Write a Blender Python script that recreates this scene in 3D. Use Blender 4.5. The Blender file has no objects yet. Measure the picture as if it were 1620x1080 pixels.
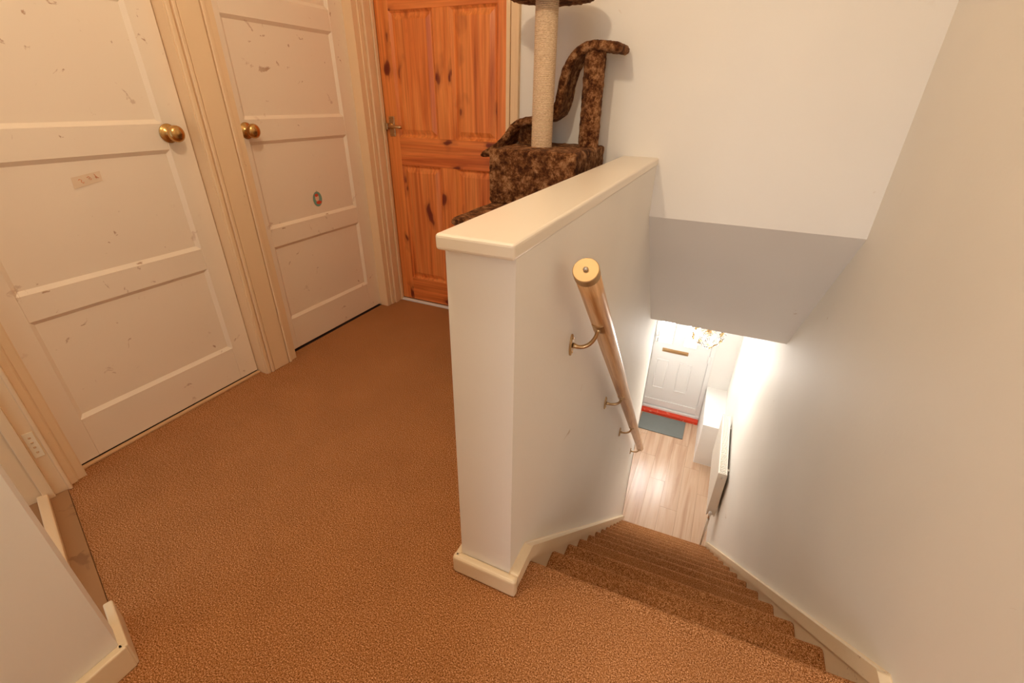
import bpy, bmesh, math, random
from mathutils import Vector, Matrix
random.seed(7)
PI = math.pi

# ------------------------------------------------------------------ camera
sc = bpy.context.scene
COL = sc.collection
cam_data = bpy.data.cameras.new('camera')
cam = bpy.data.objects.new('camera', cam_data)
COL.objects.link(cam)
cam_data.sensor_fit = 'HORIZONTAL'
cam_data.sensor_width = 36.0
cam_data.lens = 15.963
cam_data.clip_start = 0.02
c_r = Vector((0.90750844, 0.41979079, 0.01428693))
c_u = Vector((-0.20859716, 0.42090309, 0.88279546))
c_f = Vector((-0.36457599, 0.80412454, -0.46954027))
cam.matrix_world = Matrix(((c_r.x, c_u.x, -c_f.x, 0.33422),
                           (c_r.y, c_u.y, -c_f.y, -0.74962),
                           (c_r.z, c_u.z, -c_f.z, 1.23591),
                           (0, 0, 0, 1)))
sc.camera = cam

# ------------------------------------------------------------------ world, daylight, exposure
world = bpy.data.worlds.new('world')
sc.world = world
world.use_nodes = True
wn = world.node_tree
wn.nodes['Background'].inputs['Color'].default_value = (0.80, 0.90, 1.0, 1)
wn.nodes['Background'].inputs['Strength'].default_value = 1.0

def area_light(name, loc, target, sx, sy, power, color):
    d = bpy.data.lights.new(name, 'AREA')
    d.shape = 'RECTANGLE'; d.size = sx; d.size_y = sy
    d.energy = power; d.color = color
    o = bpy.data.objects.new(name, d); COL.objects.link(o)
    o.location = loc
    o.rotation_euler = (Vector(target) - Vector(loc)).to_track_quat('-Z', 'Y').to_euler()
    return o

# daylight through the bedroom window behind the photographer
wl = area_light('window_daylight', (0.56, -3.12, 1.50), (0.56, 0.0, 0.05), 0.55, 1.0, 9.5, (0.97, 0.97, 1.0))
wl.data.spread = math.radians(75)
sc.view_settings.view_transform = 'Standard'
sc.view_settings.look = 'None'
sc.view_settings.exposure = 0.24
sc.view_settings.gamma = 1.0
sc.view_settings.use_curve_mapping = False
sc.cycles.max_bounces = 8
sc.cycles.diffuse_bounces = 6
sc.cycles.glossy_bounces = 3
sc.cycles.transmission_bounces = 5
sc.cycles.caustics_reflective = False
sc.cycles.caustics_refractive = False
sc.cycles.use_adaptive_sampling = True
sc.cycles.use_light_tree = False
sc.cycles.adaptive_threshold = 0.04
sc.cycles.sample_clamp_indirect = 6.0

LAMP = (1.0, 0.80, 0.56)

# ------------------------------------------------------------------ materials
def new_mat(name):
    m = bpy.data.materials.new(name); m.use_nodes = True
    nt = m.node_tree
    return m, nt, nt.nodes['Principled BSDF']

def N(nt, t, **kw):
    n = nt.nodes.new(t)
    for k, v in kw.items():
        setattr(n, k, v)
    return n

def ramp(nt, stops):
    r = N(nt, 'ShaderNodeValToRGB')
    el = r.color_ramp.elements
    el[0].position, el[0].color = stops[0][0], (*stops[0][1], 1)
    el[1].position, el[1].color = stops[-1][0], (*stops[-1][1], 1)
    for p, c in stops[1:-1]:
        e = el.new(p); e.color = (*c, 1)
    return r

def coords(nt, scale=(1, 1, 1), rnd=False, kind='Object'):
    tc = N(nt, 'ShaderNodeTexCoord'); mp = N(nt, 'ShaderNodeMapping')
    nt.links.new(tc.outputs[kind], mp.inputs['Vector'])
    mp.inputs['Scale'].default_value = scale
    if rnd:
        oi = N(nt, 'ShaderNodeObjectInfo'); ml = N(nt, 'ShaderNodeMath', operation='MULTIPLY')
        ml.inputs[1].default_value = 37.0
        nt.links.new(oi.outputs['Random'], ml.inputs[0])
        cb = N(nt, 'ShaderNodeCombineXYZ')
        for i in range(3):
            nt.links.new(ml.outputs[0], cb.inputs[i])
        nt.links.new(cb.outputs[0], mp.inputs['Location'])
    return mp

def noise(nt, vec, scale, detail=2, rough=.5, dist=0.0):
    n = N(nt, 'ShaderNodeTexNoise')
    n.inputs['Scale'].default_value = scale; n.inputs['Detail'].default_value = detail
    n.inputs['Roughness'].default_value = rough; n.inputs['Distortion'].default_value = dist
    nt.links.new(vec.outputs[0], n.inputs['Vector'])
    return n

def bump(nt, b, src, strength, dist):
    bp = N(nt, 'ShaderNodeBump')
    bp.inputs['Strength'].default_value = strength; bp.inputs['Distance'].default_value = dist
    nt.links.new(src, bp.inputs['Height']); nt.links.new(bp.outputs[0], b.inputs['Normal'])
    return bp

def mix(nt, fac, a, b, mode='MIX'):
    m = N(nt, 'ShaderNodeMix', data_type='RGBA', blend_type=mode)
    for sock, v in ((m.inputs[0], fac), (m.inputs[6], a), (m.inputs[7], b)):
        if hasattr(v, 'is_output'):
            nt.links.new(v, sock)
        elif isinstance(v, (int, float)):
            sock.default_value = v
        else:
            sock.default_value = (*v, 1)
    return m.outputs[2]

def paint(name, col, rough=.5, dirt=None, dirt_scale=9, dirt_lo=.68, bumpy=.05, spec=.4):
    m, nt, b = new_mat(name)
    v = coords(nt)
    n1 = noise(nt, v, 2.2, 1)
    c = mix(nt, n1.outputs[0], tuple(x * .96 for x in col), tuple(min(1, x * 1.03) for x in col))
    if dirt:
        n2 = noise(nt, v, dirt_scale, 4, .62, .6)
        r = ramp(nt, [(dirt_lo, (0, 0, 0)), (dirt_lo + .05, (1, 1, 1))])
        nt.links.new(n2.outputs[0], r.inputs[0])
        n3 = noise(nt, v, 1.7, 1)
        r3 = ramp(nt, [(.45, (0, 0, 0)), (.56, (.8, .8, .8))])
        nt.links.new(n3.outputs[0], r3.inputs[0])
        f = N(nt, 'ShaderNodeMath', operation='MULTIPLY')
        nt.links.new(r.outputs[0], f.inputs[0]); nt.links.new(r3.outputs[0], f.inputs[1])
        c = mix(nt, f.outputs[0], c, dirt)
    nt.links.new(c, b.inputs['Base Color'])
    b.inputs['Roughness'].default_value = rough
    b.inputs['Specular IOR Level'].default_value = spec
    if bumpy >= .05:
        n4 = noise(nt, v, 60, 1)
        bump(nt, b, n4.outputs[0], bumpy, .004)
    return m

def plain(name, col, rough=.4, metal=0.0, spec=.5):
    m, nt, b = new_mat(name)
    v = coords(nt)
    n1 = noise(nt, v, 14, 3)
    nt.links.new(mix(nt, n1.outputs[0], tuple(x * .93 for x in col), tuple(min(1, x * 1.05) for x in col)), b.inputs['Base Color'])
    b.inputs['Roughness'].default_value = rough; b.inputs['Metallic'].default_value = metal
    b.inputs['Specular IOR Level'].default_value = spec
    return m

def emit(name, col, s):
    m, nt, b = new_mat(name)
    b.inputs['Base Color'].default_value = (*col, 1)
    b.inputs['Emission Color'].default_value = (*col, 1)
    b.inputs['Emission Strength'].default_value = s
    return m

def carpet_mat():
    m, nt, b = new_mat('carpet')
    v = coords(nt)
    n1 = noise(nt, v, 300, 3, .85)
    r = ramp(nt, [(.36, (.07, .018, .004)), (.46, (.30, .115, .034)), (.54, (.52, .225, .080)), (.64, (.90, .56, .31))])
    nt.links.new(n1.outputs[0], r.inputs[0])
    n2 = noise(nt, v, 4, 5, .7)
    r2 = ramp(nt, [(.35, (.92, .91, .90)), (.65, (1.04, 1.04, 1.04))])
    nt.links.new(n2.outputs[0], r2.inputs[0])
    c = mix(nt, 1.0, r.outputs[0], r2.outputs[0], 'MULTIPLY')
    nt.links.new(c, b.inputs['Base Color'])
    b.inputs['Roughness'].default_value = .95
    b.inputs['Specular IOR Level'].default_value = .1
    n3 = noise(nt, v, 480, 2, .6)
    bump(nt, b, n3.outputs[0], .6, .004)
    return m

def wood_mat(name, axis, light, mid, dark, knots=True, rough=.35, sc_g=1.0, ring=1.0):
    m, nt, b = new_mat(name)
    s = [15 * sc_g] * 3; s[axis] = .75 * sc_g
    v = coords(nt, tuple(s), True)
    n1 = noise(nt, v, 1.0, 5, .55, .9)
    r = ramp(nt, [(.32, dark), (.44, mid), (.56, light), (.70, mid)])
    nt.links.new(n1.outputs[0], r.inputs[0])
    s2 = [70 * sc_g] * 3; s2[axis] = 1.6 * sc_g
    v2 = coords(nt, tuple(s2), True)
    n2 = noise(nt, v2, 1.0, 4, .6)
    r2 = ramp(nt, [(.3, (.70, .62, .55)), (.62, (1.08, 1.06, 1.04))])
    nt.links.new(n2.outputs[0], r2.inputs[0])
    c = mix(nt, .75 * ring, r.outputs[0], r2.outputs[0], 'MULTIPLY')
    if knots:
        s3 = [9.5] * 3; s3[axis] = 4.6
        v3 = coords(nt, tuple(s3), True)
        nz = noise(nt, v3, 1.5, 2)
        ad = N(nt, 'ShaderNodeVectorMath', operation='ADD')
        nt.links.new(v3.outputs[0], ad.inputs[0]); nt.links.new(nz.outputs[1], ad.inputs[1])
        vo = N(nt, 'ShaderNodeTexVoronoi'); vo.inputs['Scale'].default_value = 1.0
        nt.links.new(ad.outputs[0], vo.inputs['Vector'])
        sep = N(nt, 'ShaderNodeSeparateColor'); nt.links.new(vo.outputs['Color'], sep.inputs[0])
        gate = N(nt, 'ShaderNodeMath', operation='GREATER_THAN'); gate.inputs[1].default_value = .40
        nt.links.new(sep.outputs[0], gate.inputs[0])
        kr = ramp(nt, [(.10, (1, 1, 1)), (.17, (.85, .85, .85)), (.22, (.30, .30, .30)), (.40, (0, 0, 0))])
        nt.links.new(vo.outputs['Distance'], kr.inputs[0])
        f = N(nt, 'ShaderNodeMath', operation='MULTIPLY')
        nt.links.new(kr.outputs[0], f.inputs[0]); nt.links.new(gate.outputs[0], f.inputs[1])
        c = mix(nt, f.outputs[0], c, (.16, .018, .006))
    nt.links.new(c, b.inputs['Base Color'])
    b.inputs['Roughness'].default_value = rough
    bump(nt, b, n2.outputs[0], .08, .003)
    return m

def fur_mat():
    m, nt, b = new_mat('plush_fur')
    v = coords(nt)
    n1 = noise(nt, v, 26, 5, .78, .15)
    r = ramp(nt, [(.40, (.05, .014, .004)), (.50, (.16, .06, .020)), (.60, (.36, .18, .080)), (.74, (.52, .33, .19))])
    nt.links.new(n1.outputs[0], r.inputs[0])
    nt.links.new(r.outputs[0], b.inputs['Base Color'])
    b.inputs['Roughness'].default_value = .9
    b.inputs['Sheen Weight'].default_value = .05
    b.inputs['Sheen Tint'].default_value = (.85, .62, .42, 1)
    b.inputs['Specular IOR Level'].default_value = .15
    n2 = noise(nt, v, 190, 3, .6)
    bump(nt, b, n2.outputs[0], .8, .006)
    return m

def sisal_mat():
    m, nt, b = new_mat('sisal_rope')
    v = coords(nt, (60, 60, 220))
    n1 = noise(nt, v, 2.0, 4, .6)
    r = ramp(nt, [(.3, (.50, .33, .19)), (.6, (.78, .60, .42)), (.8, (.86, .70, .52))])
    nt.links.new(n1.outputs[0], r.inputs[0]); nt.links.new(r.outputs[0], b.inputs['Base Color'])
    b.inputs['Roughness'].default_value = .85
    bump(nt, b, n1.outputs[0], .4, .002)
    return m

M = {}
M['wall'] = paint('wall_paint', (.85, .82, .77), .62, (.55, .42, .30), 7, .70, .08, .25)
M['wall_hall'] = paint('hall_wall_paint', (.88, .86, .83), .55, None, 7, .7, .06, .25)
M['cream'] = paint('cream_gloss', (.87, .735, .58), .38, (.42, .22, .11), 19, .64, .05, .45)
M['frame'] = paint('frame_gloss', (.82, .60, .37), .36, (.45, .26, .13), 14, .70, .05, .45)
M['skirt'] = paint('skirting_gloss', (.82, .68, .48), .38, (.45, .27, .15), 22, .62, .10, .45)
M['cap'] = paint('cap_gloss', (.86, .78, .66), .30, None, 8, .7, .03, .5)
M['white'] = paint('white_upvc', (.86, .86, .85), .32, None, 8, .7, .01, .5)
M['radiator'] = paint('radiator_white', (.86, .82, .75), .34, None, 8, .7, .01, .5)
M['carpet'] = carpet_mat()
M['pine_v'] = wood_mat('pine_upright', 2, (.82, .29, .075), (.70, .20, .045), (.46, .095, .016))
M['pine_h'] = wood_mat('pine_level', 0, (.78, .25, .062), (.64, .165, .036), (.42, .080, .014))
M['rail'] = wood_mat('handrail_pine', 2, (.76, .50, .27), (.66, .38, .17), (.48, .22, .075), False, .30, 2.2, .9)
M['laminate'] = wood_mat('laminate', 1, (.66, .47, .33), (.60, .40, .27), (.50, .31, .20), False, .24, .8, .25)
M['brass'] = plain('aged_brass', (.60, .36, .13), .25, 1.0)
M['satin'] = plain('satin_brass', (.58, .40, .21), .36, 1.0)
M['cap_metal'] = plain('brushed_brass_cap', (.52, .36, .19), .55, 1.0)
M['chrome'] = plain('chrome', (.75, .72, .68), .18, 1.0)
M['fur'] = fur_mat()
M['sisal'] = sisal_mat()
M['mat'] = plain('grey_mat', (.20, .215, .205), .95, 0, .1)
M['mat_edge'] = plain('grey_mat_edge', (.16, .175, .17), .95, 0, .1)
M['dark'] = plain('dark_gap', (.03, .015, .01), .9)
M['strip'] = plain('bare_strip', (.66, .40, .20), .6)
M['brownfloor'] = paint('bare_threshold', (.36, .185, .080), .6, (.20, .09, .04), 12, .6, .1)
M['pane'] = emit('lit_frosted_glass', (1.0, 0.99, 0.97), 20.0)
M['bulb'] = emit('lamp_bulb', (1.0, .84, .60), 14)
M['bulb_landing'] = emit('landing_lamp_bulb', LAMP, 30)
M['tape'] = plain('tape_strip', (.80, .62, .44), .5)
M['tape_ink'] = plain('tape_ink', (.80, .33, .17), .6)
M['st_teal'] = plain('sticker_teal', (.18, .34, .27), .4)
M['st_red'] = plain('sticker_red', (.62, .07, .03), .4)
M['st_pale'] = plain('sticker_pale', (.80, .52, .38), .4)
M['ceiling'] = paint('ceiling_paint', (.84, .80, .74), .7)

def red_mat():
    m, nt, b = new_mat('worn_red_paint')
    v = coords(nt)
    n = noise(nt, v, 13, 5, .65, .5)
    r = ramp(nt, [(.60, (.72, .055, .018)), (.66, (.80, .42, .28)), (.72, (.85, .72, .60))])
    nt.links.new(n.outputs[0], r.inputs[0]); nt.links.new(r.outputs[0], b.inputs['Base Color'])
    b.inputs['Roughness'].default_value = .5
    return m
M['red'] = red_mat()

def glass_mat(name, col, em):
    m, nt, b = new_mat(name)
    b.inputs['Base Color'].default_value = (*col, 1)
    b.inputs['Roughness'].default_value = .12
    b.inputs['Transmission Weight'].default_value = .75
    b.inputs['IOR'].default_value = 1.25
    return m
M['petal'] = glass_mat('clear_glass_petal', (1.0, .97, .92), 0)
M['petal_amber'] = glass_mat('amber_glass_petal', (.95, .66, .33), 0)

# ------------------------------------------------------------------ builders
def link(o, parent=None):
    COL.objects.link(o)
    if parent:
        o.parent = parent
    return o

def mesh_obj(name, verts, faces, mat, parent=None, smooth=False):
    me = bpy.data.meshes.new(name)
    me.from_pydata([tuple(v) for v in verts], [], faces)
    me.validate(); me.update()
    bm = bmesh.new(); bm.from_mesh(me)
    bmesh.ops.recalc_face_normals(bm, faces=bm.faces)
    bm.to_mesh(me); bm.free()
    me.materials.append(M[mat] if isinstance(mat, str) else mat)
    if smooth:
        for p in me.polygons:
            p.use_smooth = True
    return link(bpy.data.objects.new(name, me), parent)

def bm_obj(name, bm, mat, parent=None, smooth=False):
    me = bpy.data.meshes.new(name)
    bmesh.ops.recalc_face_normals(bm, faces=bm.faces)
    bm.to_mesh(me); bm.free()
    me.materials.append(M[mat] if isinstance(mat, str) else mat)
    if smooth:
        for p in me.polygons:
            p.use_smooth = True
    return link(bpy.data.objects.new(name, me), parent)

def bm_box(bm, a, b, bev=0.0, seg=2):
    r = bmesh.ops.create_cube(bm, size=1.0)
    vs = r['verts']
    for v in vs:
        v.co = Vector([(a[i] + b[i]) / 2 + v.co[i] * abs(b[i] - a[i]) for i in range(3)])
    if bev:
        es = list({e for v in vs for e in v.link_edges})
        bmesh.ops.bevel(bm, geom=es, offset=bev, segments=seg, affect='EDGES', profile=.5)

def box(name, a, b, mat, parent=None, bev=0.0, seg=2):
    bm = bmesh.new(); bm_box(bm, a, b, bev, seg)
    return bm_obj(name, bm, mat, parent)

def prism(name, poly, h0, h1, axis, mat, parent=None, bev=0.0, seg=2, smooth=False):
    """poly: 2-D outline; extruded from h0 to h1 along axis (0,1,2)."""
    def P(p, h):
        if axis == 0: return (h, p[0], p[1])
        if axis == 1: return (p[0], h, p[1])
        return (p[0], p[1], h)
    n = len(poly)
    vs = [P(p, h0) for p in poly] + [P(p, h1) for p in poly]
    fs = [list(range(n)), list(range(2 * n - 1, n - 1, -1))] + [[i, (i + 1) % n, n + (i + 1) % n, n + i] for i in range(n)]
    me = bpy.data.meshes.new(name); me.from_pydata(vs, [], fs)
    bm = bmesh.new(); bm.from_mesh(me); bpy.data.meshes.remove(me)
    if bev:
        bmesh.ops.bevel(bm, geom=list(bm.edges), offset=bev, segments=seg, affect='EDGES', profile=.5)
    return bm_obj(name, bm, mat, parent, smooth)

def tube(name, pts, rad, mat, parent=None, n=14, caps=True, ell=None):
    pts = [Vector(p) for p in pts]
    if not hasattr(rad, '__len__'):
        rad = [rad] * len(pts)
    vs, fs = [], []
    up = Vector((0, 0, 1))
    for i, p in enumerate(pts):
        t = (pts[min(i + 1, len(pts) - 1)] - pts[max(i - 1, 0)]).normalized()
        a = t.cross(up)
        if a.length < 1e-3: a = t.cross(Vector((1, 0, 0)))
        a.normalize(); c = t.cross(a).normalized()
        for k in range(n):
            g = 2 * PI * k / n
            vs.append(p + (a * math.cos(g) + c * math.sin(g)) * rad[i])
    for i in range(len(pts) - 1):
        for k in range(n):
            fs.append([i * n + k, i * n + (k + 1) % n, (i + 1) * n + (k + 1) % n, (i + 1) * n + k])
    if caps:
        fs.append(list(range(n))); fs.append([(len(pts) - 1) * n + k for k in range(n)])
    o = mesh_obj(name, vs, fs, mat, parent, True)
    if caps:
        o.data.polygons[-1].use_smooth = False; o.data.polygons[-2].use_smooth = False
    return o

def lathe(name, prof, center, axis_dir, mat, parent=None, n=24, smooth=True):
    """prof: list of (radius, distance along axis)."""
    d = Vector(axis_dir).normalized()
    a = d.cross(Vector((0, 0, 1)))
    if a.length < 1e-3: a = Vector((1, 0, 0))
    a.normalize(); c = d.cross(a)
    vs, fs = [], []
    for r, h in prof:
        for k in range(n):
            g = 2 * PI * k / n
            vs.append(Vector(center) + d * h + (a * math.cos(g) + c * math.sin(g)) * max(r, 1e-4))
    for i in range(len(prof) - 1):
        for k in range(n):
            fs.append([i * n + k, i * n + (k + 1) % n, (i + 1) * n + (k + 1) % n, (i + 1) * n + k])
    fs.append(list(range(n))); fs.append([(len(prof) - 1) * n + k for k in range(n)])
    return mesh_obj(name, vs, fs, mat, parent, smooth)

def thing(name, label, cat, loc=(0, 0, 0), rz=0.0, group=None):
    o = bpy.data.objects.new(name, None); COL.objects.link(o)
    o.location = loc; o.rotation_euler = (0, 0, rz); o.empty_display_size = .05
    o['label'] = label; o['category'] = cat
    if group: o['group'] = group
    return o

def tag(o, label, cat, group=None):
    o['label'] = label; o['category'] = cat
    if group: o['group'] = group
    return o

def struct(o, label=None, cat=None):
    o['kind'] = 'structure'
    if label: o['label'] = label
    if cat: o['category'] = cat
    return o

def s_empty(name, label, cat, loc=(0, 0, 0), rz=0.0):
    o = thing(name, label, cat, loc, rz); o['kind'] = 'structure'
    return o

# ------------------------------------------------------------------ key measures
XL = -1.575          # landing face of the left wall
XD = -1.645          # face of the two cream doors
YF = 1.614           # far wall
XR = 0.908           # right wall
T = 0.155            # half wall thickness
HW = 0.973           # half wall height
G = 3.02             # hall floor below the landing
ZC = 2.72            # landing ceiling
R_, G_ = 0.2323, 0.2344   # stair rise and going
NYL, NYR = 0.114, 0.151   # landing nosing at the left / right end
YS, ZS = 2.523, -0.21     # lower edge of the sloping soffit
ZT = 0.735           # upper edge of the soffit
YD = 5.471           # front door
YB = -1.42           # wall behind the photographer
SL = R_ / G_
def nose_y(x): return NYL + (NYR - NYL) * x / XR

# ------------------------------------------------------------------ landing floor
def landing():
    bm = bmesh.new()
    # the landing itself, an L round the stairwell, top at z = 0
    def slab(poly):
        top = [bm.verts.new((x, y, 0)) for x, y in poly]; bot = [bm.verts.new((x, y, -.22)) for x, y in poly]
        bm.faces.new(top); bm.faces.new(bot[::-1])
        for i in range(len(poly)):
            j = (i + 1) % len(poly)
            bm.faces.new((top[i], bot[i], bot[j], top[j]))
    slab([(-1.70, -.295), (-1.56, -.338), (-.765, -.577), (-.765, YB - .1), (XR + .05, YB - .1), (XR + .05, NYR - .03), (0.0, NYL - .03), (0.0, 0.02), (-.10, .02), (-.10, YF + .05), (-1.70, YF + .05)])
    # rounded carpet nosing over the edge of the top step
    prof = []
    for k in range(9):
        a = PI / 2 - k * PI / 8
        prof.append((-.022 + .022 * math.cos(a), -.022 + .022 * math.sin(a)))
    prof = [(-.05, 0)] + prof + [(-.05, -.044)]
    rows = []
    for x in (0.018, XR - .018):
        rows.append([bm.verts.new((x, nose_y(x) + p[0], p[1] + .0005)) for p in prof])
    for i in range(len(prof) - 1):
        bm.faces.new((rows[0][i], rows[1][i], rows[1][i + 1], rows[0][i + 1]))
    bm.faces.new(rows[0]); bm.faces.new(rows[1][::-1])
    o = bm_obj('floor', bm, 'carpet')
    return struct(o, 'brown speckled carpet covering the upstairs landing', 'floor')
landing()
# riser under the landing edge
struct(box('trim_1', (0.0, .02, -R_ - .02), (XR, NYL - .035, -.04), 'skirt'), 'painted board under the landing edge', 'trim')

# ------------------------------------------------------------------ walls
# half wall, going on down as the left wall of the stairs
struct(prism('wall_half', [(0, -G - .1), (3.10, -G - .1), (3.10, ZT + .3), (YF + .06, ZT + .3), (YF + .06, HW), (0, HW)], -T, 0.0, 0, 'wall'),
       'cream half wall between landing and stairs, running down beside the steps', 'wall')
struct(box('trim_2', (-T - .012, -.018, HW), (.004, YF + .004, HW + .033), 'cap', None, .007, 3), 'cream painted capping board along the top of the half wall', 'trim')
# hall walls
struct(prism('wall_hall_left', [(-.12, 3.06), (0.0, 3.06), (0.0, 3.10), (-.226, YD + .12), (-.36, YD + .12)], -G - .1, ZS + .05, 2, 'wall_hall'), 'white hall wall left of the front door', 'wall')
struct(box('wall_right', (XR, YB, -G - .1), (XR + .12, YD + .15, ZC), 'wall'), 'tall plain cream wall along the right of the stairs', 'wall')
# far wall: right of the pine door, then over the stairwell
struct(prism('wall_far', [(-.79, -.1), (-.05, -.1), (-.05, ZT), (XR + .02, ZT), (XR + .02, ZC), (-1.72, ZC), (-1.72, 2.10), (-.79, 2.10)], YF, YF + .12, 1, 'wall'), 'plain cream wall at the far side behind the cat tree and over the stairs', 'wall')
struct(prism('ceiling_slope', [(YF, ZT), (YF + .12, ZT + .05), (YS + .12, ZS + .12), (YS, ZS)], -.01, XR + .02, 0, 'wall'), 'sloping white soffit over the lower stairs', 'ceiling')
struct(box('ceiling_hall', (-.4, YS, ZS), (XR + .05, YD + .15, ZS + .10), 'ceiling'), 'white hall ceiling beyond the sloping soffit', 'ceiling')
struct(box('ceiling', (-1.75, YB - 1.9, ZC), (2.1, YF + .14, ZC + .1), 'ceiling'), 'white landing ceiling', 'ceiling')

# left wall: piers round the two cream doors
bm = bmesh.new()
bm_box(bm, (-1.80, .505, -.1), (XL - .012, .69, 2.12))
bm_box(bm, (-1.80, 1.462, -.1), (XL - .012, YF + .06, 2.12))
bm_box(bm, (-1.80, -.36, -.1), (XL - .012, -.272, 2.12))
bm_box(bm, (-1.80, -.36, 2.10), (XL, YF + .06, ZC))
bm_box(bm, (-1.84, -.6, -.1), (-1.72, YF + .06, 2.12))
struct(bm_obj('wall_left', bm, 'frame'), 'left landing wall carrying the two cream doors', 'wall')

# near left: slanting wall with a doorway, then the short wall by the photographer
DA = Vector((-1.56, -.337, 0)); DB = Vector((-.76, -.578, 0))
du = (DB - DA).normalized(); dn = Vector((du.y, -du.x, 0))      # dn points back into the room behind the doorway
if dn.y > 0: dn = -dn
def dp(u, n, z): return DA + du * u + dn * n + Vector((0, 0, z))
def dbox(name, u0, u1, n0, n1, z0, z1, mat, parent=None, bev=0.0):
    bm = bmesh.new(); bm_box(bm, (u0, n0, z0), (u1, n1, z1), bev)
    for v in bm.verts:
        v.co = dp(v.co.x, v.co.y, v.co.z)
    return bm_obj(name, bm, mat, parent)
LW = (DB - DA).length
bm = bmesh.new()
bm_box(bm, (-.86, YB - .1, -.1), (-.76, -.578, ZC))
struct(bm_obj('wall_near', bm, 'wall'), 'plain cream wall at the near left corner of the landing', 'wall')
struct(dbox('wall_near_left', LW - .055, LW, 0.0, .09, -.1, ZC, 'wall'), 'narrow cream pier beside the near doorway', 'wall')
struct(dbox('wall_near_head', -.02, LW, 0.0, .09, 2.05, ZC, 'wall'), 'cream wall over the near doorway', 'wall')
struct(box('wall_room_left', (-2.2, -1.6, -.1), (-1.85, -.25, ZC), 'wall'), 'wall of the room beyond the near doorway', 'wall')
struct(box('floor_room_left', (-2.2, -1.6, -.12), (-.80, -.36, -.012), 'brownfloor'), 'bare brown floor inside the near doorway', 'floor')

# wall behind the photographer, with an open doorway to a daylit bedroom
bm = bmesh.new()
bm_box(bm, (-.86, YB - .1, -.1), (.30, YB, ZC))
bm_box(bm, (.30, YB - .1, 2.05), (XR + .12, YB, ZC))
struct(bm_obj('wall_back', bm, 'wall'), 'wall behind the photographer with the bedroom doorway', 'wall')
bm = bmesh.new()
bm_box(bm, (-.5, -3.3, -.1), (-.4, YB - .1, ZC)); bm_box(bm, (2.0, -3.3, -.1), (2.1, YB - .1, ZC))
bm_box(bm, (XR + .12, YB - .1, -.1), (2.0, YB, ZC))
bm_box(bm, (-.5, -3.3, -.1), (.24, -3.2, ZC)); bm_box(bm, (.88, -3.3, -.1), (2.1, -3.2, ZC))
bm_box(bm, (.24, -3.3, -.1), (.88, -3.2, .8)); bm_box(bm, (.24, -3.3, 2.0), (.88, -3.2, ZC))
struct(bm_obj('wall_bedroom', bm, 'wall'), 'bedroom walls behind the photographer', 'wall')
struct(box('floor_bedroom', (-.5, -3.3, -.12), (2.1, YB - .1, 0), 'carpet'), 'bedroom carpet behind the photographer', 'floor')
w1 = s_empty('window_1', 'bedroom window behind the photographer', 'window', (.56, -3.25, .8))
for a, b in (((-.32, -.03, 0), (-.27, .03, 1.2)), ((.27, -.03, 0), (.32, .03, 1.2)), ((-.27, -.03, 0), (.27, .03, .06)), ((-.27, -.03, 1.14), (.27, .03, 1.2))):
    box('window_frame', a, b, 'white', w1, .004)

# ------------------------------------------------------------------ skirting round the half wall and stair strings
def skirt_half():
    bm = bmesh.new()
    bm_box(bm, (-T - .020, -.026, 0.0), (.026, 0.0, .066), .009, 3)
    bm_box(bm, (-T - .018, -.02, 0.0), (-T, YF, .066), .006, 2)
    o = bm_obj('baseboard_half', bm, 'skirt')
    return struct(o, 'chipped cream skirting round the foot of the half wall', 'baseboard')
skirt_half()
def string_board(name, x0, x1, ynose, y_start, label, back=0.0):
    """sloping string beside the steps: board plus a moulding along its top edge."""
    e = s_empty(name, label, 'baseboard')
    y_end = ynose + 12.55 * G_
    top = .034
    zl = lambda y: -(y - ynose) * SL
    yk = ynose - .01
    ys = y_start
    poly = [(ys, -.30), (ys, .062), (yk, .062), (yk + .012, zl(yk + .012) + top), (y_end, zl(y_end) + top), (y_end, -G), (y_end - .35, -G)]
    prism('string', poly, min(x0, x1), max(x0, x1), 0, 'skirt', e)
    s = 1 if x1 > x0 else -1
    xm0, xm1 = (x0, x1 + s * .008)
    m = .022
    poly = [(ys, .046), (ys, .066), (yk, .066 + .004), (yk + .012, zl(yk + .012) + top + .016), (y_end, zl(y_end) + top + .016), (y_end, zl(y_end) + top - m), (yk, zl(yk) + top - m)]
    poly = [(ys, .040), (ys, .070), (yk - .002, .070), (y_end, zl(y_end) + top + .012), (y_end, zl(y_end) + top - m), (yk - .016, .040)]
    prism('moulding', poly, min(xm0, xm1), max(xm0, xm1), 0, 'skirt', e, .004, 2)
    return e
string_board('baseboard_stair_left', 0.0, .020, NYL, -.004, 'cream string board sloping down under the handrail')
string_board('baseboard_stair_right', XR, XR - .020, NYR, YB, 'cream string board sloping down along the right wall')

# near corner skirting
bm = bmesh.new()
bm_box(bm, (-.760, YB, 0.0), (-.738, -.572, .078), .004)
struct(bm_obj('baseboard_near', bm, 'skirt'), 'cream skirting at the near left wall corner', 'baseboard')
struct(dbox('baseboard_near_left', LW - .15, LW + .016, -.016, .004, 0, .078, 'skirt', None, .004), 'cream skirting end beside the near doorway', 'baseboard')

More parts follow.
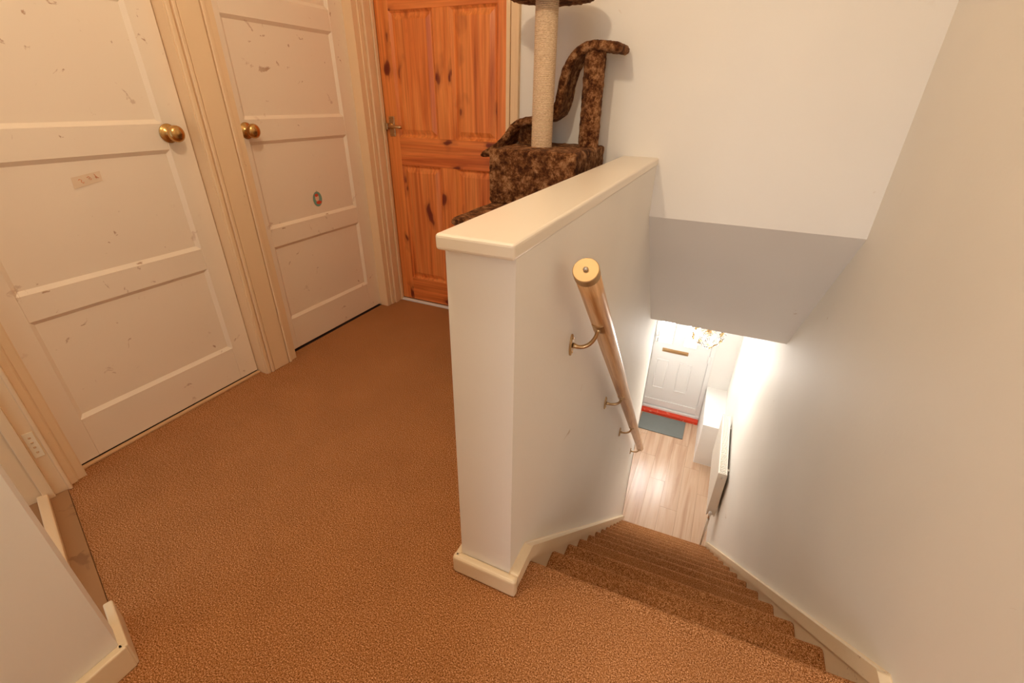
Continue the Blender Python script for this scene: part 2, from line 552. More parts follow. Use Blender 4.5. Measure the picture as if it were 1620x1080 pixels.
# ------------------------------------------------------------------ stairs
def staircase():
    e = thing('staircase', 'carpeted staircase of twelve brown steps going down to the hall', 'staircase')
    x0, x1 = .020, XR - .020
    rad = .021
    for k in range(1, 13):
        prof = [(-G_ - .03, -R_ - .02), (-G_ - .03, 0)]
        for j in range(9):
            a = PI / 2 - j * PI / 8
            prof.append((-rad + rad * math.cos(a), -rad + rad * math.sin(a)))
        prof += [(-.028, -2 * rad), (-.030, -R_ - .02)]
        bm = bmesh.new(); rows = []
        for x in (x0, x0 + .006, x1 - .006, x1):
            sh = .003 if x in (x0, x1) else 0
            rows.append([bm.verts.new((x, nose_y(x) + k * G_ + p[0] - sh, -k * R_ + p[1] - sh)) for p in prof])
        for a, b in zip(rows[:-1], rows[1:]):
            n = len(prof)
            for i in range(n):
                bm.faces.new((a[i], b[i], b[(i + 1) % n], a[(i + 1) % n]))
        bm.faces.new(rows[0]); bm.faces.new(rows[-1][::-1])
        s = bm_obj('step', bm, 'carpet', e)
    return e
staircase()

# ------------------------------------------------------------------ doors
def panel_door(name, label, loc, rz, w, h, rows, cols, m_stile, m_rail, fielded=False, thick=.038, bead=.013, depth=.011, ls=.09, rs=.09):
    """local: x across, front face at y = 0 facing -y, z up. rows: list of (z0, z1) panels; cols: list of (x0, x1)."""
    d = s_empty(name, label, 'door', loc, rz)
    xs0, xs1 = cols[0][0], cols[-1][1]
    for a, b in ((0, xs0), (xs1, w)):
        box('stile', (a, 0, 0), (b, thick, h), m_stile, d, .0015, 1)
    zz = [0] + [z for r in rows for z in r] + [h]
    for i in range(0, len(zz), 2):
        box('rail', (xs0, 0.0004, zz[i]), (xs1, thick - .001, zz[i + 1]), m_rail, d, .0015, 1)
    for r in rows:
        for (a, b) in zip(cols[:-1], cols[1:]):
            box('muntin', (a[1], .0002, r[0]), (b[0], thick - .001, r[1]), m_stile, d, .0015, 1)
        for (a, b) in cols:
            def ring(i, y): return [(a + i, y, r[0] + i), (b - i, y, r[0] + i), (b - i, y, r[1] - i), (a + i, y, r[1] - i)]
            if fielded:
                rings = [ring(0, .003), ring(.012, .013), ring(.018, .013), ring(.042, .004)]
            else:
                rings = [ring(0, .0015), ring(bead, depth), ]
            vs = [v for q in rings for v in q] + ring(0, thick - .004)
            n = len(rings)
            fs = []
            for i in range(n - 1):
                for k in range(4):
                    fs.append([4 * i + k, 4 * i + (k + 1) % 4, 4 * i + 4 + (k + 1) % 4, 4 * i + 4 + k])
            fs.append([4 * (n - 1) + k for k in range(4)])
            fs.append([4 * n + k for k in range(4)])
            for k in range(4):
                fs.append([k, (k + 1) % 4, 4 * n + (k + 1) % 4, 4 * n + k])
            mesh_obj('panel', vs, fs, m_stile, d)
    return d

def door_knob(door, x, z):
    k = lathe('knob', [(.0, .0), (.030, 0), (.031, .003), (.027, .006), (.012, .008), (.010, .022), (.013, .027), (.024, .034), (.0295, .043), (.029, .052), (.022, .060), (.010, .063), (0, .0635)],
              (x, 0, z), (0, -1, 0), 'brass', door, 28)
    k['label'] = 'aged brass round door knob'
    r = lathe('rose', [(.0, -.001), (.033, -.001), (.034, .002), (.030, .0045), (.0, .005)], (x, 0, z), (0, -1, 0), 'brass', k, 28)
    return k

rowsD = [(.180, .570), (.660, 1.048), (1.140, 1.520), (1.610, 1.960)]
d1 = panel_door('door_1', 'nearer cream four-panel door with a strip of tape on it', (XD, -.265, .012), PI / 2, .765, 2.06, [(a - .012, b - .012) for a, b in rowsD], [(.070, .675)], 'cream', 'cream')
door_knob(d1, .688, 1.093)
d2 = panel_door('door_2', 'farther cream four-panel door with a small oval sticker', (XD, .690, .012), PI / 2, .772, 2.06, [(a - .008, b - .008) for a, b in rowsD], [(.068, .668)], 'cream', 'cream')
door_knob(d2, .064, 1.088)

# frames of the cream doors
def door_post(name, label, y0, y1, beads):
    e = s_empty(name, label, 'trim')
    box('lining', (XD - .02, y0, 0), (XL - .010, y1, 2.10), 'frame', e)
    for (a, b, x) in beads:
        box('bead', (XL - .014, a, 0), (x, b, 2.12), 'frame', e, .003, 2)
    return e
door_post('trim_3', 'cream painted frame post between the two cream doors', .503, .672,
          [(.505, .522, XL - .002), (.527, .541, XL + .004), (.545, .632, XL), (.636, .650, XL + .004), (.654, .664, XL - .006)])
door_post('trim_4', 'ridged cream architrave between farther cream door and pine door', 1.458, YF,
          [(1.462, 1.492, XL - .012), (1.496, 1.522, XL - .004), (1.528, 1.556, XL + .006), (1.560, 1.584, XL + .001), (1.587, YF - .002, XL + .007)])
door_post('trim_5', 'cream painted frame post left of the nearer cream door', -.336, -.270,
          [(-.336, -.300, XL - .002), (-.296, -.272, XL - .008)])
struct(box('trim_6', (XD - .02, -.27, 2.075), (XL, YF, 2.12), 'frame'), 'cream frame head over the cream doors', 'trim')
struct(box('trim_7', (XD + .002, -.262, 0), (XD + .020, .500, .010), 'strip', None, .002, 1), 'bare wooden strip along the foot of the nearer door', 'trim')
struct(box('floor_gap', (-1.80, -.27, -.11), (XD + .004, 1.46, .0015), 'dark'), 'dark gap under the cream doors', 'floor')

# pine door
px0, pw = -1.573, .787
rowsP = [(.155, .868), (1.020, 1.625), (1.705, 1.93)]
d3 = panel_door('door_3', 'orange knotty pine six-panel door at the far end', (px0, YF + .004, .014), 0, pw, 2.06, rowsP,
                [(.088, .360), (.462, .728)], 'pine_v', 'pine_h', True, .036)
def latch():
    l = bpy.data.objects.new('latch', None); link(l, d3); l['label'] = 'old brass lever latch on the pine door'
    x, z = .045, 1.078
    box('backplate', (x - .020, -.004, z - .056), (x + .020, .001, z + .050), 'satin', l, .003, 2)
    box('lock_case', (x - .018, -.010, z - .012), (x + .018, -.003, z + .018), 'satin', l, .003, 2)
    for dz in (-.046, .040):
        for dx in (-.012, .012):
            lathe('screw', [(0, 0), (.003, 0), (.0026, .001), (0, .0013)], (x + dx, -.004, z + dz), (0, -1, 0), 'brass', l, 8)
    tube('lever', [(x, -.008, z), (x, -.032, z), (x + .008, -.040, z), (x + .045, -.042, z - .002), (x + .082, -.040, z - .004), (x + .092, -.034, z - .005)], [.010, .009, .009, .008, .0095, .007], 'satin', l, 12)
    lathe('lever_rose', [(0, 0), (.016, 0), (.015, .006), (0, .008)], (x, -.010, z), (0, -1, 0), 'brass', l, 18)
    box('keep', (x - .046, -.016, z - .020), (x - .024, .0, z + .014), 'satin', l, .003, 2)
latch()
e = s_empty('trim_8', 'cream architrave right of the pine door', 'trim')
box('bead', (-.787, YF - .018, 0), (-.766, YF + .02, 2.12), 'frame', e, .003, 2)
box('bead', (-.764, YF - .013, 0), (-.734, YF + .02, 2.12), 'frame', e, .003, 2)
box('bead', (-.733, YF - .021, 0), (-.717, YF + .02, 2.12), 'frame', e, .003, 2)
struct(box('trim_9', (-1.575, YF - .022, 0), (-.72, YF + .002, .012), 'white', None, .002, 1), 'white strip along the foot of the pine door', 'trim')
struct(box('baseboard_far', (-.715, YF - .016, 0), (-T, YF, .07), 'skirt', None, .004), 'cream skirting behind the cat tree', 'baseboard')
struct(box('wall_beyond_pine', (-1.80, YF + .05, -.1), (-.70, YF + .14, ZC), 'wall'), 'wall closing the pine doorway', 'wall')

# near doorway: lining, hinge, threshold
e = s_empty('door_4', 'near left doorway lining with a painted hinge and raised threshold', 'door')
dbox('jamb', -.030, 0.0, -.004, .30, 0, 2.05, 'frame', e, .002)
dbox('door_stop', 0.0, .014, .034, .062, 0, 2.05, 'frame', e, .002)
dbox('architrave', -.030, .004, -.012, .0, 0, 2.05, 'frame', e, .003)
h = dbox('hinge', -.002, .0035, .004, .030, .165, .262, 'skirt', e, .001)
h['label'] = 'painted-over butt hinge'
for z in (.185, .205, .224, .243):
    hp = dp(.0035, .017, z)
    lathe('hinge_screw', [(0, 0), (.004, 0), (.003, .0012), (0, .0015)], hp, du, 'strip', h, 8)
dbox('threshold_board', 0.0, LW - .1, .002, .115, -.01, .004, 'brownfloor', e, .002)
dbox('threshold_bar', .004, LW - .1, .050, .078, .003, .026, 'frame', e, .004)
dbox('leaf', -.06, -.025, .085, .75, .012, 2.03, 'frame', e, .002)

# ------------------------------------------------------------------ tape and sticker on the doors
t = thing('tape_strip', 'short strip of tape with three orange squiggles on the nearer cream door', 'tape', (XD + .0115 - .022, .072, .951), PI / 2)
t.rotation_euler = (0, 0, PI / 2)
def quad_y(name, pts, y, th, mat, parent):
    n = len(pts)
    vs = [(p[0], y, p[1]) for p in pts] + [(p[0], y - th, p[1]) for p in pts]
    fs = [list(range(n)), list(range(n, 2 * n))] + [[i, (i + 1) % n, n + (i + 1) % n, n + i] for i in range(n)]
    return mesh_obj(name, vs, fs, mat, parent)
quad_y('tape', [(0, 0), (.088, .016), (.090, .048), (.003, .036)], -.0002, .0006, 'tape', t)
def stroke(parent, pts, w, y, mat, name='mark'):
    return tube(name, [(p[0], y, p[1]) for p in pts], w, mat, parent, 6)
stroke(t, [(.020, .026), (.024, .029), (.029, .025), (.026, .020), (.031, .015), (.034, .019)], .0011, -.001, 'tape_ink')
stroke(t, [(.046, .031), (.052, .034), (.056, .030), (.050, .027), (.055, .023), (.058, .027)], .0011, -.001, 'tape_ink')
stroke(t, [(.070, .040), (.073, .033), (.077, .028), (.073, .026), (.070, .031), (.080, .027)], .0011, -.001, 'tape_ink')
t.location.x = XD - .0105
s = thing('sticker', 'small oval teal and red sticker on the farther cream door', 'sticker', (XD - .0105, 1.088, .753), PI / 2)
def oval(name, cx, cz, rx, rz, y, th, mat, parent, n=28):
    return quad_y(name, [(cx + rx * math.cos(2 * PI * k / n), cz + rz * math.sin(2 * PI * k / n)) for k in range(n)], y, th, mat, parent)
oval('backing', 0, 0, .0315, .039, -.0002, .0006, 'st_pale', s)
oval('print_ground', 0, .0, .0305, .038, -.0008, .0003, 'st_teal', s)
oval('print_blob', -.002, .006, .013, .018, -.0011, .0003, 'st_pale', s)
oval('print_blob', -.004, .020, .012, .008, -.0014, .0003, 'st_red', s)
oval('print_blob', .006, -.018, .018, .009, -.0014, .0003, 'st_red', s)

# ------------------------------------------------------------------ handrail
def handrail():
    e = thing('handrail', 'round varnished wooden handrail with brass end cap on four wall brackets', 'handrail')
    a = Vector((.072, .239, .888)); b = Vector((.072, 2.843, -1.695))
    ax = (b - a).normalized()
    rr = .0305
    n = 40
    ln = (b - a).length
    rl = lathe('rail', [(0, .012)] + [(rr, .012 + (ln - .02) * k / n) for k in range(n + 1)] + [(0, ln - .008)], (0, 0, 0), (0, 0, 1), 'rail', e, 28)
    rl.location = a; rl.rotation_euler = ax.to_track_quat('Z', 'Y').to_euler()
    c = lathe('end_cap', [(0, -.006), (.030, -.006), (.0318, -.004), (.0318, .020), (.0308, .021), (0, .021)], a, ax, 'cap_metal', e, 32)
    es = c.modifiers.new('split', 'EDGE_SPLIT'); es.split_angle = math.radians(35)
    c['label'] = 'satin brass end cap'
    lathe('cap_screw', [(0, 0), (.0055, 0), (.0065, .004), (.004, .008), (0, .009)], a - ax * .006, -ax, 'chrome', c, 12)
    lathe('end_cap', [(0, -.002), (.0318, -.002), (.0318, .016), (.030, .018), (0, .018)], b - ax * .012, ax, 'satin', e, 32)
    up = Vector((1, 0, 0)).cross(ax)
    if up.z < 0: up = -up
    for yy, zz in ((.414, .591), (1.098, -.063), (1.781, -.745), (2.726, -1.668)):
        br = bpy.data.objects.new('bracket', None); link(br, e); br['label'] = 'brass wall bracket'
        p = Vector((0, yy, zz))
        # oval wall plate
        vs, fs = [], []
        n = 24
        for x, s_ in ((0, 1.0), (.004, 1.0), (.0065, .82)):
            for k in range(n):
                g = 2 * PI * k / n
                vs.append((x, yy + .017 * s_ * math.cos(g), zz + .036 * s_ * math.sin(g)))
        for i in range(2):
            for k in range(n):
                fs.append([i * n + k, i * n + (k + 1) % n, (i + 1) * n + (k + 1) % n, (i + 1) * n + k])
        fs += [list(range(n)), list(range(2 * n, 3 * n))]
        mesh_obj('plate', vs, fs, 'satin', br)
        for dz in (-.023, .023):
            lathe('screw', [(0, 0), (.0042, 0), (.0034, .0016), (0, .002)], (.0062, yy, zz + dz), (1, 0, 0), 'brass', br, 10)
        # the arm leaves the plate, bends and rises to the underside of the rail
        yt = yy + .045
        f = (yt - a.y) / (b.y - a.y)
        if f > .985: f = .985
        rc = a + (b - a) * f
        tip = rc - up * (rr - .002)
        path = [p + Vector((.005, 0, 0)), p + Vector((.020, .008, -.006))]
        c0, c1 = p + Vector((.052, .022, -.012)), Vector((tip.x, tip.y, tip.z - .030))
        q0 = path[-1]
        for k in range(1, 11):
            s_ = k / 10
            path.append(q0 * (1 - s_) ** 3 + c0 * 3 * s_ * (1 - s_) ** 2 + c1 * 3 * s_ ** 2 * (1 - s_) + tip * s_ ** 3)
        tube('arm', path, [.0085] + [.0062] * (len(path) - 2) + [.0075], 'satin', br, 12)
        # saddle strap under the rail
        vs, fs = [], []
        m_ = 9
        side = Vector((1, 0, 0))
        for j, l_ in enumerate((-.026, .026)):
            for ri in (rr + .0002, rr + .0035):
                for k in range(m_):
                    g = -PI / 2 + (k / (m_ - 1) - .5) * 1.1
                    vs.append(rc + ax * l_ + side * math.cos(g) * ri + up * math.sin(g) * ri)
        def id_(j, o, k): return (j * 2 + o) * m_ + k
        for k in range(m_ - 1):
            for o in (0, 1):
                fs.append([id_(0, o, k), id_(0, o, k + 1), id_(1, o, k + 1), id_(1, o, k)])
            for j in (0, 1):
                fs.append([id_(j, 0, k), id_(j, 0, k + 1), id_(j, 1, k + 1), id_(j, 1, k)])
        for k in (0, m_ - 1):
            fs.append([id_(0, 0, k), id_(0, 1, k), id_(1, 1, k), id_(1, 0, k)])
        mesh_obj('saddle', vs, fs, 'satin', br)
    return e
handrail()

# ------------------------------------------------------------------ cat tree
tex = bpy.data.textures.new('pile_clouds', 'CLOUDS'); tex.noise_scale = .018; tex.noise_depth = 2
def furry(o, sub=3, disp=.008):
    s = o.modifiers.new('sub', 'SUBSURF'); s.subdivision_type = 'SIMPLE'; s.levels = sub; s.render_levels = sub
    d = o.modifiers.new('pile', 'DISPLACE'); d.texture = tex; d.strength = disp; d.mid_level = .5
    d.texture_coords = 'GLOBAL'
    for p in o.data.polygons: p.use_smooth = True
    return o
def grid_box(name, a, b, mat, parent, r=.012, n=(8, 8, 6)):
    bm = bmesh.new(); bm_box(bm, a, b)
    bmesh.ops.bevel(bm, geom=list(bm.edges), offset=r, segments=3, affect='EDGES', profile=.5)
    long = [ed for ed in bm.edges if ed.calc_length() > .05]
    bmesh.ops.subdivide_edges(bm, edges=long, cuts=7, use_grid_fill=True)
    return bm_obj(name, bm, mat, parent, True)
def fur_post(name, x, y, z0, z1, r, parent):
    n = 24
    prof = [(0, z0), (r * .9, z0)] + [(r, z0 + (z1 - z0) * k / 24) for k in range(25)] + [(0, z1)]
    o = lathe(name, prof, (x, y, 0), (0, 0, 1), 'fur', parent, n)
    return furry(o, 1, .007)
def cat_tree():
    e = thing('cat_tree', 'brown plush cat tree with a sisal post and wavy ramp behind the half wall', 'cat tree')
    furry(grid_box('base', (-.70, .86, .0), (-.215, 1.585, .035), 'fur', e), 2)
    for x, y in ((-.60, .95), (-.30, .95), (-.60, 1.50), (-.30, 1.50)):
        fur_post('lower_post', x, y, .03, .80, .045, e)
    furry(grid_box('shelf', (-.645, .80, .788), (-.235, 1.585, .822), 'fur', e, .014), 2)
    furry(grid_box('cat_house', (-.648, 1.135, .820), (-.252, 1.590, 1.050), 'fur', e, .014), 2)
    # sisal post with wound rope rings
    prof = [(0, 1.045)]
    z = 1.046
    while z < 1.615:
        prof += [(.0445, z), (.0475, z + .0022), (.0475, z + .0044), (.0445, z + .0066)]
        z += .0066
    prof.append((0, z))
    sp = lathe('sisal_post', prof, (-.486, 1.35, 0), (0, 0, 1), 'sisal', e, 32)
    sp['label'] = 'pale sisal rope post'
    fur_post('tall_post', -.302, 1.47, 1.045, 1.428, .046, e)
    fur_post('short_post', -.618, 1.49, 1.045, 1.140, .042, e)
    # round perch on top of the sisal post
    o = lathe('perch', [(0, 1.600), (.10, 1.598), (.172, 1.598), (.184, 1.608), (.185, 1.622), (.172, 1.636), (0, 1.640)], (-.478, 1.38, 0), (0, 0, 1), 'fur', e, 48)
    furry(o, 2, .008)
    # wavy ramp
    top = [(-.180, 1.446), (-.205, 1.452), (-.245, 1.456), (-.285, 1.460), (-.330, 1.457), (-.372, 1.438), (-.408, 1.404), (-.432, 1.360), (-.447, 1.305), (-.456, 1.240), (-.472, 1.200),
           (-.505, 1.180), (-.55, 1.172), (-.60, 1.166), (-.645, 1.154), (-.675, 1.134), (-.697, 1.106), (-.720, 1.078), (-.757, 1.046), (-.80, 1.022), (-.840, 1.004)]
    th = .036
    # cross-sections with rounded long edges
    y0, y1 = 1.405, 1.585
    sec = []
    for k in range(5): 
        g = PI / 2 + k * PI / 4
        sec.append((y0 + th / 2 + th / 2 * math.cos(g), th / 2 * math.sin(g)))
    for k in range(1, 6): sec.append((y0 + (y1 - y0) * k / 6, -th / 2))
    for k in range(5):
        g = -PI / 2 + k * PI / 4
        sec.append((y1 - th / 2 + th / 2 * math.cos(g), th / 2 * math.sin(g)))
    for k in range(1, 6): sec.append((y1 - (y1 - y0) * k / 6, th / 2))
    vs, fs = [], []
    fine = []
    for i in range(len(top) - 1):
        for k in range(3):
            s_ = k / 3
            fine.append((top[i][0] * (1 - s_) + top[i + 1][0] * s_, top[i][1] * (1 - s_) + top[i + 1][1] * s_))
    fine.append(top[-1])
    ns = len(sec)
    for i, (x, z) in enumerate(fine):
        x0, z0 = fine[max(0, i - 2)]; x1, z1 = fine[min(len(fine) - 1, i + 2)]
        tx, tz = x1 - x0, z1 - z0; l_ = math.hypot(tx, tz); nx, nz = tz / l_, -tx / l_
        if nz < 0 and abs(nz) > .2: nx, nz = -nx, -nz
        endf = .45 if i in (0, len(fine) - 1) else (.85 if i in (1, len(fine) - 2) else 1)
        for (yy, w) in sec:
            ww = (w - th / 2)
            ww = -th / 2 + (ww + th / 2) * endf
            vs.append((x + nx * ww, 1.495 + (yy - 1.495) * (1 if endf == 1 else .97), z + nz * ww))
    for i in range(len(fine) - 1):
        for k in range(ns):
            fs.append([i * ns + k, i * ns + (k + 1) % ns, (i + 1) * ns + (k + 1) % ns, (i + 1) * ns + k])
    fs.append(list(range(ns))); fs.append([(len(fine) - 1) * ns + k for k in range(ns)])
    o = mesh_obj('ramp', vs, fs, 'fur', e, True)
    furry(o, 1, .008)
    return e
cat_tree()

# ------------------------------------------------------------------ hall below
fh = s_empty('floor_hall', 'pale laminate plank floor of the downstairs hall', 'floor')
box('underlay', (-.45, 2.6, -G - .1), (XR + .02, YD + .15, -G - .009), 'dark', fh)
pwid = .192
x = -.40; row = 0
plank_mesh = {}
while x < XR:
    off = (row * .43) % 1.25
    y = 2.75 - off
    while y < YD + .05:
        y0_, y1_ = max(y, 2.7), min(y + 1.25, YD + .1)
        if y1_ - y0_ > .05:
            o = box('plank', (0, 0, -.010), (min(pwid - .0009, XR - x), y1_ - y0_ - .001, 0), 'laminate', fh, .0012, 1)
            o.location = (x, y0_, -G)
        y += 1.25
    x += pwid; row += 1

tag(box('doormat', (-.170, 4.905, -G), (.470, 5.325, -G + .012), 'mat', None, .005, 2), 'plain grey doormat on the laminate just inside the front door', 'doormat')
struct(box('trim_10', (-.212, 5.345, -G), (.630, YD + .02, -G + .045), 'red', None, .004, 2), 'worn red painted step under the front door', 'trim')
struct(prism('trim_11', [(.658, 4.50), (XR, 4.50), (XR, YD), (.640, YD)], -G, -2.395, 2, 'wall_hall', None, .003, 1), 'low white boxed-in ledge in the hall corner', 'trim')

# front wall and door
bm = bmesh.new()
bm_box(bm, (-.42, YD, -G - .1), (-.236, YD + .15, ZS))
bm_box(bm, (.632, YD, -G - .1), (XR + .02, YD + .15, ZS))
bm_box(bm, (-.3, YD, -.95), (.7, YD + .15, ZS))
struct(bm_obj('wall_front', bm, 'wall_hall'), 'white wall around the front door', 'wall')
fd = s_empty('door_5', 'white front door with two lit panes and a brass letterbox', 'door', (-.238, YD, -G))
W = .872; H = 2.08
def fbox(name, x0, x1, z0, z1, y0, y1, mat='white', parent=None, bev=.004):
    return box(name, (x0, y0, z0), (x1, y1, z1), mat, parent or fd, bev, 2)
fbox('frame_post', 0, .040, .045, H, -.02, .10); fbox('frame_post', W - .060, W, .045, H, -.02, .10)
fbox('frame_head', 0.04, W - .06, H - .055, H, -.02, .10)
fbox('sill', 0, W, .045, .078, -.045, .10, 'white')
lx0, lx1 = .040, W - .062
# leaf: lower body, rails and stiles round the two panes
zb_, zp = .082, 1.165
gx = [(.100, .278), (.452, .612)]
gz0, gz1 = 1.190, 1.86
fbox('leaf_body', lx0, lx1, zb_, gz0, 0, .06)
fbox('leaf_stile', lx0, gx[0][0], gz0, H - .058, 0, .06); fbox('leaf_stile', gx[1][1], lx1, gz0, H - .058, 0, .06)
fbox('leaf_stile', gx[0][1], gx[1][0], gz0, H - .058, 0, .06)
for a, b in gx:
    fbox('leaf_rail', a, b, gz1, H - .058, 0, .06)
    p = box('pane', (a - .002, .024, gz0 - .002), (b + .002, .034, gz1 + .002), 'pane', fd)
    p['label'] = 'bright frosted glass pane'
    w_ = .016
    for q in ((a - w_, a, gz0 - w_, gz1 + w_), (b, b + w_, gz0 - w_, gz1 + w_), (a, b, gz0 - w_, gz0), (a, b, gz1, gz1 + w_)):
        fbox('glazing_bead', *q, -.010, .004)
for a, b in ((.118, .296), (.436, .622)):
    z0, z1 = .405, .905
    def ring(i, y): return [(a + i, y, z0 + i), (b - i, y, z0 + i), (b - i, y, z1 - i), (a + i, y, z1 - i)]
    rings = [ring(0, .001), ring(.004, -.009), ring(.014, -.011), ring(.022, -.002), ring(.045, -.0035)]
    vs = [v for r in rings for v in r]
    fs = []
    for i in range(len(rings) - 1):
        for k in range(4):
            fs.append([4 * i + k, 4 * i + (k + 1) % 4, 4 * i + 4 + (k + 1) % 4, 4 * i + 4 + k])
    fs.append([4 * (len(rings) - 1) + k for k in range(4)])
    mesh_obj('moulded_panel', vs, fs, 'white', fd)
fbox('weather_bar', lx0, lx1, .10, .20, -.014, .004)
lb = fbox('letterbox', .172, .532, 1.040, 1.098, -.010, .002, 'satin', fd, .003); lb['label'] = 'brass letterbox'
box('flap', (.184, -.016, 1.048), (.520, -.009, 1.084), 'satin', lb, .003, 2)
hd = fbox('handle_plate', .054, .082, 1.17, 1.37, -.008, .002, 'chrome', fd, .004); hd['label'] = 'chrome handle plate'
tube('lever', [(.068, -.006, 1.275), (.068, -.045, 1.275), (.080, -.052, 1.275), (.165, -.052, 1.272)], .008, 'chrome', hd, 10)
for z in (.16, 1.0, 1.8):
    hg = fbox('hinge', lx1 - .012, lx1 + .030, z, z + .11, -.026, .0, 'white', fd, .005)

# radiator on the right wall
def radiator():
    y0, y1, z0, z1 = 3.035, 4.05, -2.44, -1.875
    e = thing('radiator', 'white panel radiator on the right hall wall', 'radiator')
    xf, xb = XR - .105, XR - .026
    bm = bmesh.new()
    n = int((y1 - y0) / .033)
    # pressed front panel
    rows = []
    vs, fs = [], []
    k = 0
    yy = y0 + .01
    prof = []
    while yy < y1 - .012:
        prof += [(0, yy), (-.006, yy + .008), (-.006, yy + .020), (0, yy + .028)]
        yy += .033
    prof = [(0, y0)] + prof + [(0, y1)]
    for (dx, yv) in prof:
        vs += [(xf + .006 + dx, yv, z0 + .02), (xf + .006 + dx, yv, z1 - .03)]
    for i in range(len(prof) - 1):
        fs.append([2 * i, 2 * i + 2, 2 * i + 3, 2 * i + 1])
    o = mesh_obj('front_panel', vs, fs, 'radiator', e)
    sm = o.modifiers.new('solid', 'SOLIDIFY'); sm.thickness = .006
    box('front_edge', (xf + .001, y0, z1 - .034), (xf + .012, y1, z1 - .002), 'radiator', e, .003)
    box('front_edge', (xf + .001, y0, z0), (xf + .012, y1, z0 + .024), 'radiator', e, .003)
    box('back_panel', (xb - .010, y0, z0), (xb, y1, z1 - .002), 'radiator', e, .003)
    for ya, yb_ in ((y0 - .004, y0 + .004), (y1 - .004, y1 + .004)):
        box('side_cover', (xf, ya, z0 + .02), (xb + .002, yb_, z1 + .002), 'radiator', e, .002)
    g = box('top_grille', (xf + .012, y0, z1 - .012), (xb - .010, y1, z1 - .008), 'radiator', e)
    q = y0 + .02
    while q < y1 - .02:
        box('grille_bar', (xf + .012, q, z1 - .010), (xb - .010, q + .008, z1 - .001), 'radiator', g)
        q += .024
    lathe('bleed_valve', [(0, 0), (.010, 0), (.010, .012), (.006, .014), (0, .015)], ((xf + xb) / 2, y0 - .004, z1 - .045), (0, -1, 0), 'chrome', e, 14)
    # valve, tail and pipe down the string
    vx = (xf + xb) / 2 - .01
    tube('valve', [(vx, y0 + .01, z0 + .045), (vx, y0 - .03, z0 + .045), (vx, y0 - .038, z0 + .030), (vx, y0 - .040, z0 - .02)], [.011, .011, .012, .010], 'chrome', e, 12)
    lathe('valve_head', [(0, 0), (.015, 0), (.016, .01), (.014, .035), (.010, .042), (0, .043)], (vx, y0 - .040, z0 + .050), (0, 0, 1), 'white', e, 16)
    tube('pipe', [(vx, y0 - .040, z0 - .01), (vx, y0 - .042, z0 - .18), (vx, y0 - .042, -G)], .012, 'radiator', e, 12)
    for ya in (y0 + .15, y1 - .15):
        box('wall_bracket', (xb - .002, ya - .015, z0 + .05), (XR - .001, ya + .015, z1 - .06), 'radiator', e)
    return e
radiator()

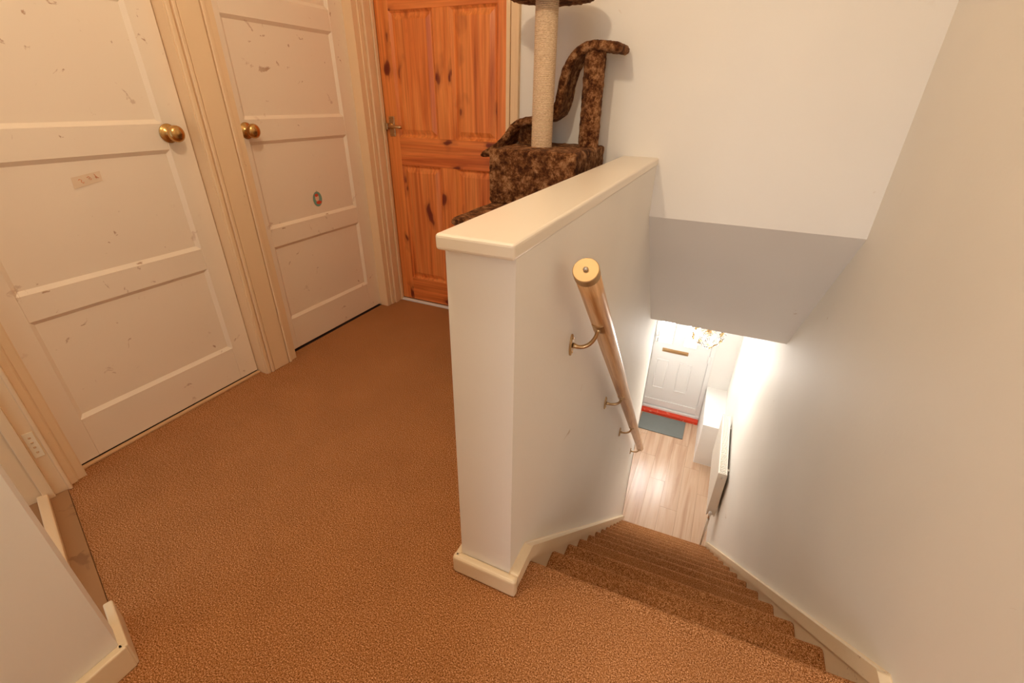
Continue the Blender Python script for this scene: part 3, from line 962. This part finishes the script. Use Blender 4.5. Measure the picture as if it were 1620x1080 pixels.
# chandelier in the hall
def chandelier():
    cx, cy, cz = .443, 3.62, -.715
    e = thing('chandelier', 'glowing clear and amber glass petal chandelier in the hall', 'chandelier', (cx, cy, ZS))
    lathe('ceiling_rose', [(0, 0), (.055, 0), (.052, -.012), (.03, -.026), (.008, -.03), (0, -.03)], (0, 0, 0), (0, 0, 1), 'satin', e, 24)
    dz = cz - ZS
    tube('stem', [(0, 0, -.02), (0, 0, dz + .02)], .006, 'satin', e, 10)
    lathe('hub', [(0, -.03), (.016, -.026), (.024, 0), (.016, .026), (0, .03)], (0, 0, dz), (0, 0, 1), 'satin', e, 16)
    for k in range(5):
        g = 2 * PI * k / 5 + .4
        p = Vector((.062 * math.cos(g), .062 * math.sin(g), dz - .03))
        tube('arm', [(0, 0, dz), (p.x * .6, p.y * .6, dz + .012), (p.x, p.y, dz - .010)], .003, 'satin', e, 8)
        b = lathe('bulb', [(0, -.042), (.010, -.036), (.016, -.022), (.014, -.008), (.009, .004), (0, .006)], p, (0, 0, 1), 'bulb', e, 14)
    # petals: five-lobed glass flowers set over a ball
    R = .150
    idx = 0
    for el, n in ((-86, 1), (-62, 6), (-36, 10), (-10, 12), (16, 12), (42, 9), (68, 5)):
        for k in range(n):
            g = 2 * PI * (k + (.5 if idx % 2 else 0)) / n
            c = Vector((math.cos(math.radians(el)) * math.cos(g), math.cos(math.radians(el)) * math.sin(g), math.sin(math.radians(el))))
            rr = R * (1 + random.uniform(-.05, .07))
            ctr = c * rr + Vector((0, 0, dz))
            a = c.cross(Vector((.3, .2, 1))).normalized(); b_ = c.cross(a)
            s0 = random.uniform(.024, .031); ph = random.uniform(0, 6)
            tilt = a * random.uniform(-.3, .3) + b_ * random.uniform(-.3, .3)
            c2 = (c + tilt).normalized(); a = c2.cross(b_).normalized(); b_ = c2.cross(a)
            vs = [ctr - c2 * .008]; m_ = 20
            for j in range(m_):
                t_ = 2 * PI * j / m_
                r_ = s0 * (.80 + .20 * math.cos(5 * t_ + ph))
                vs.append(ctr + (a * math.cos(t_) + b_ * math.sin(t_)) * r_ * .55 - c2 * .004)
            for j in range(m_):
                t_ = 2 * PI * j / m_
                r_ = s0 * (.80 + .20 * math.cos(5 * t_ + ph))
                vs.append(ctr + (a * math.cos(t_) + b_ * math.sin(t_)) * r_ + c2 * .006)
            fs = []
            for j in range(m_):
                j2 = (j + 1) % m_
                fs.append([0, 1 + j, 1 + j2]); fs.append([1 + j, 1 + j2, 1 + m_ + j2, 1 + m_ + j])
            o = mesh_obj('petal', vs, fs, 'petal_amber' if idx % 3 == 0 else 'petal', e, True)
            sm = o.modifiers.new('solid', 'SOLIDIFY'); sm.thickness = .003
            bead = lathe('petal_heart', [(0, -.004), (.004, -.002), (.004, .002), (0, .004)], ctr + c2 * .003, c2, 'satin', o, 8)
            idx += 1
    return e
chandelier()
pl = bpy.data.lights.new('chandelier_light', 'POINT'); pl.energy = 17; pl.color = (1.0, .94, .87); pl.shadow_soft_size = .12
po = bpy.data.objects.new('chandelier_light', pl); COL.objects.link(po); po.location = (.443, 3.62, -.93)

# ------------------------------------------------------------------ landing ceiling lamp (above the frame)
lp = thing('pendant_lamp', 'bare bulb hanging over the landing', 'lamp', (-.36, -.16, ZC))
lathe('ceiling_rose', [(0, 0), (.05, 0), (.048, -.015), (.02, -.03), (0, -.03)], (0, 0, 0), (0, 0, 1), 'white', lp, 20)
tube('cord', [(0, 0, -.02), (0, 0, -.31)], .003, 'white', lp, 8)
lathe('holder', [(0, 0), (.016, 0), (.018, -.05), (0, -.05)], (0, 0, -.30), (0, 0, 1), 'white', lp, 14)
lathe('bulb', [(0, -.45), (.02, -.447), (.034, -.43), (.040, -.41), (.034, -.385), (.020, -.36), (.015, -.345), (0, -.345)], (0, 0, 0), (0, 0, 1), 'bulb_landing', lp, 20)
lpl = bpy.data.lights.new('pendant_lamp_light', 'POINT'); lpl.energy = 26; lpl.color = LAMP; lpl.shadow_soft_size = .045
lpo = bpy.data.objects.new('pendant_lamp_light', lpl); COL.objects.link(lpo); lpo.location = (-.36, -.16, ZC - .50)
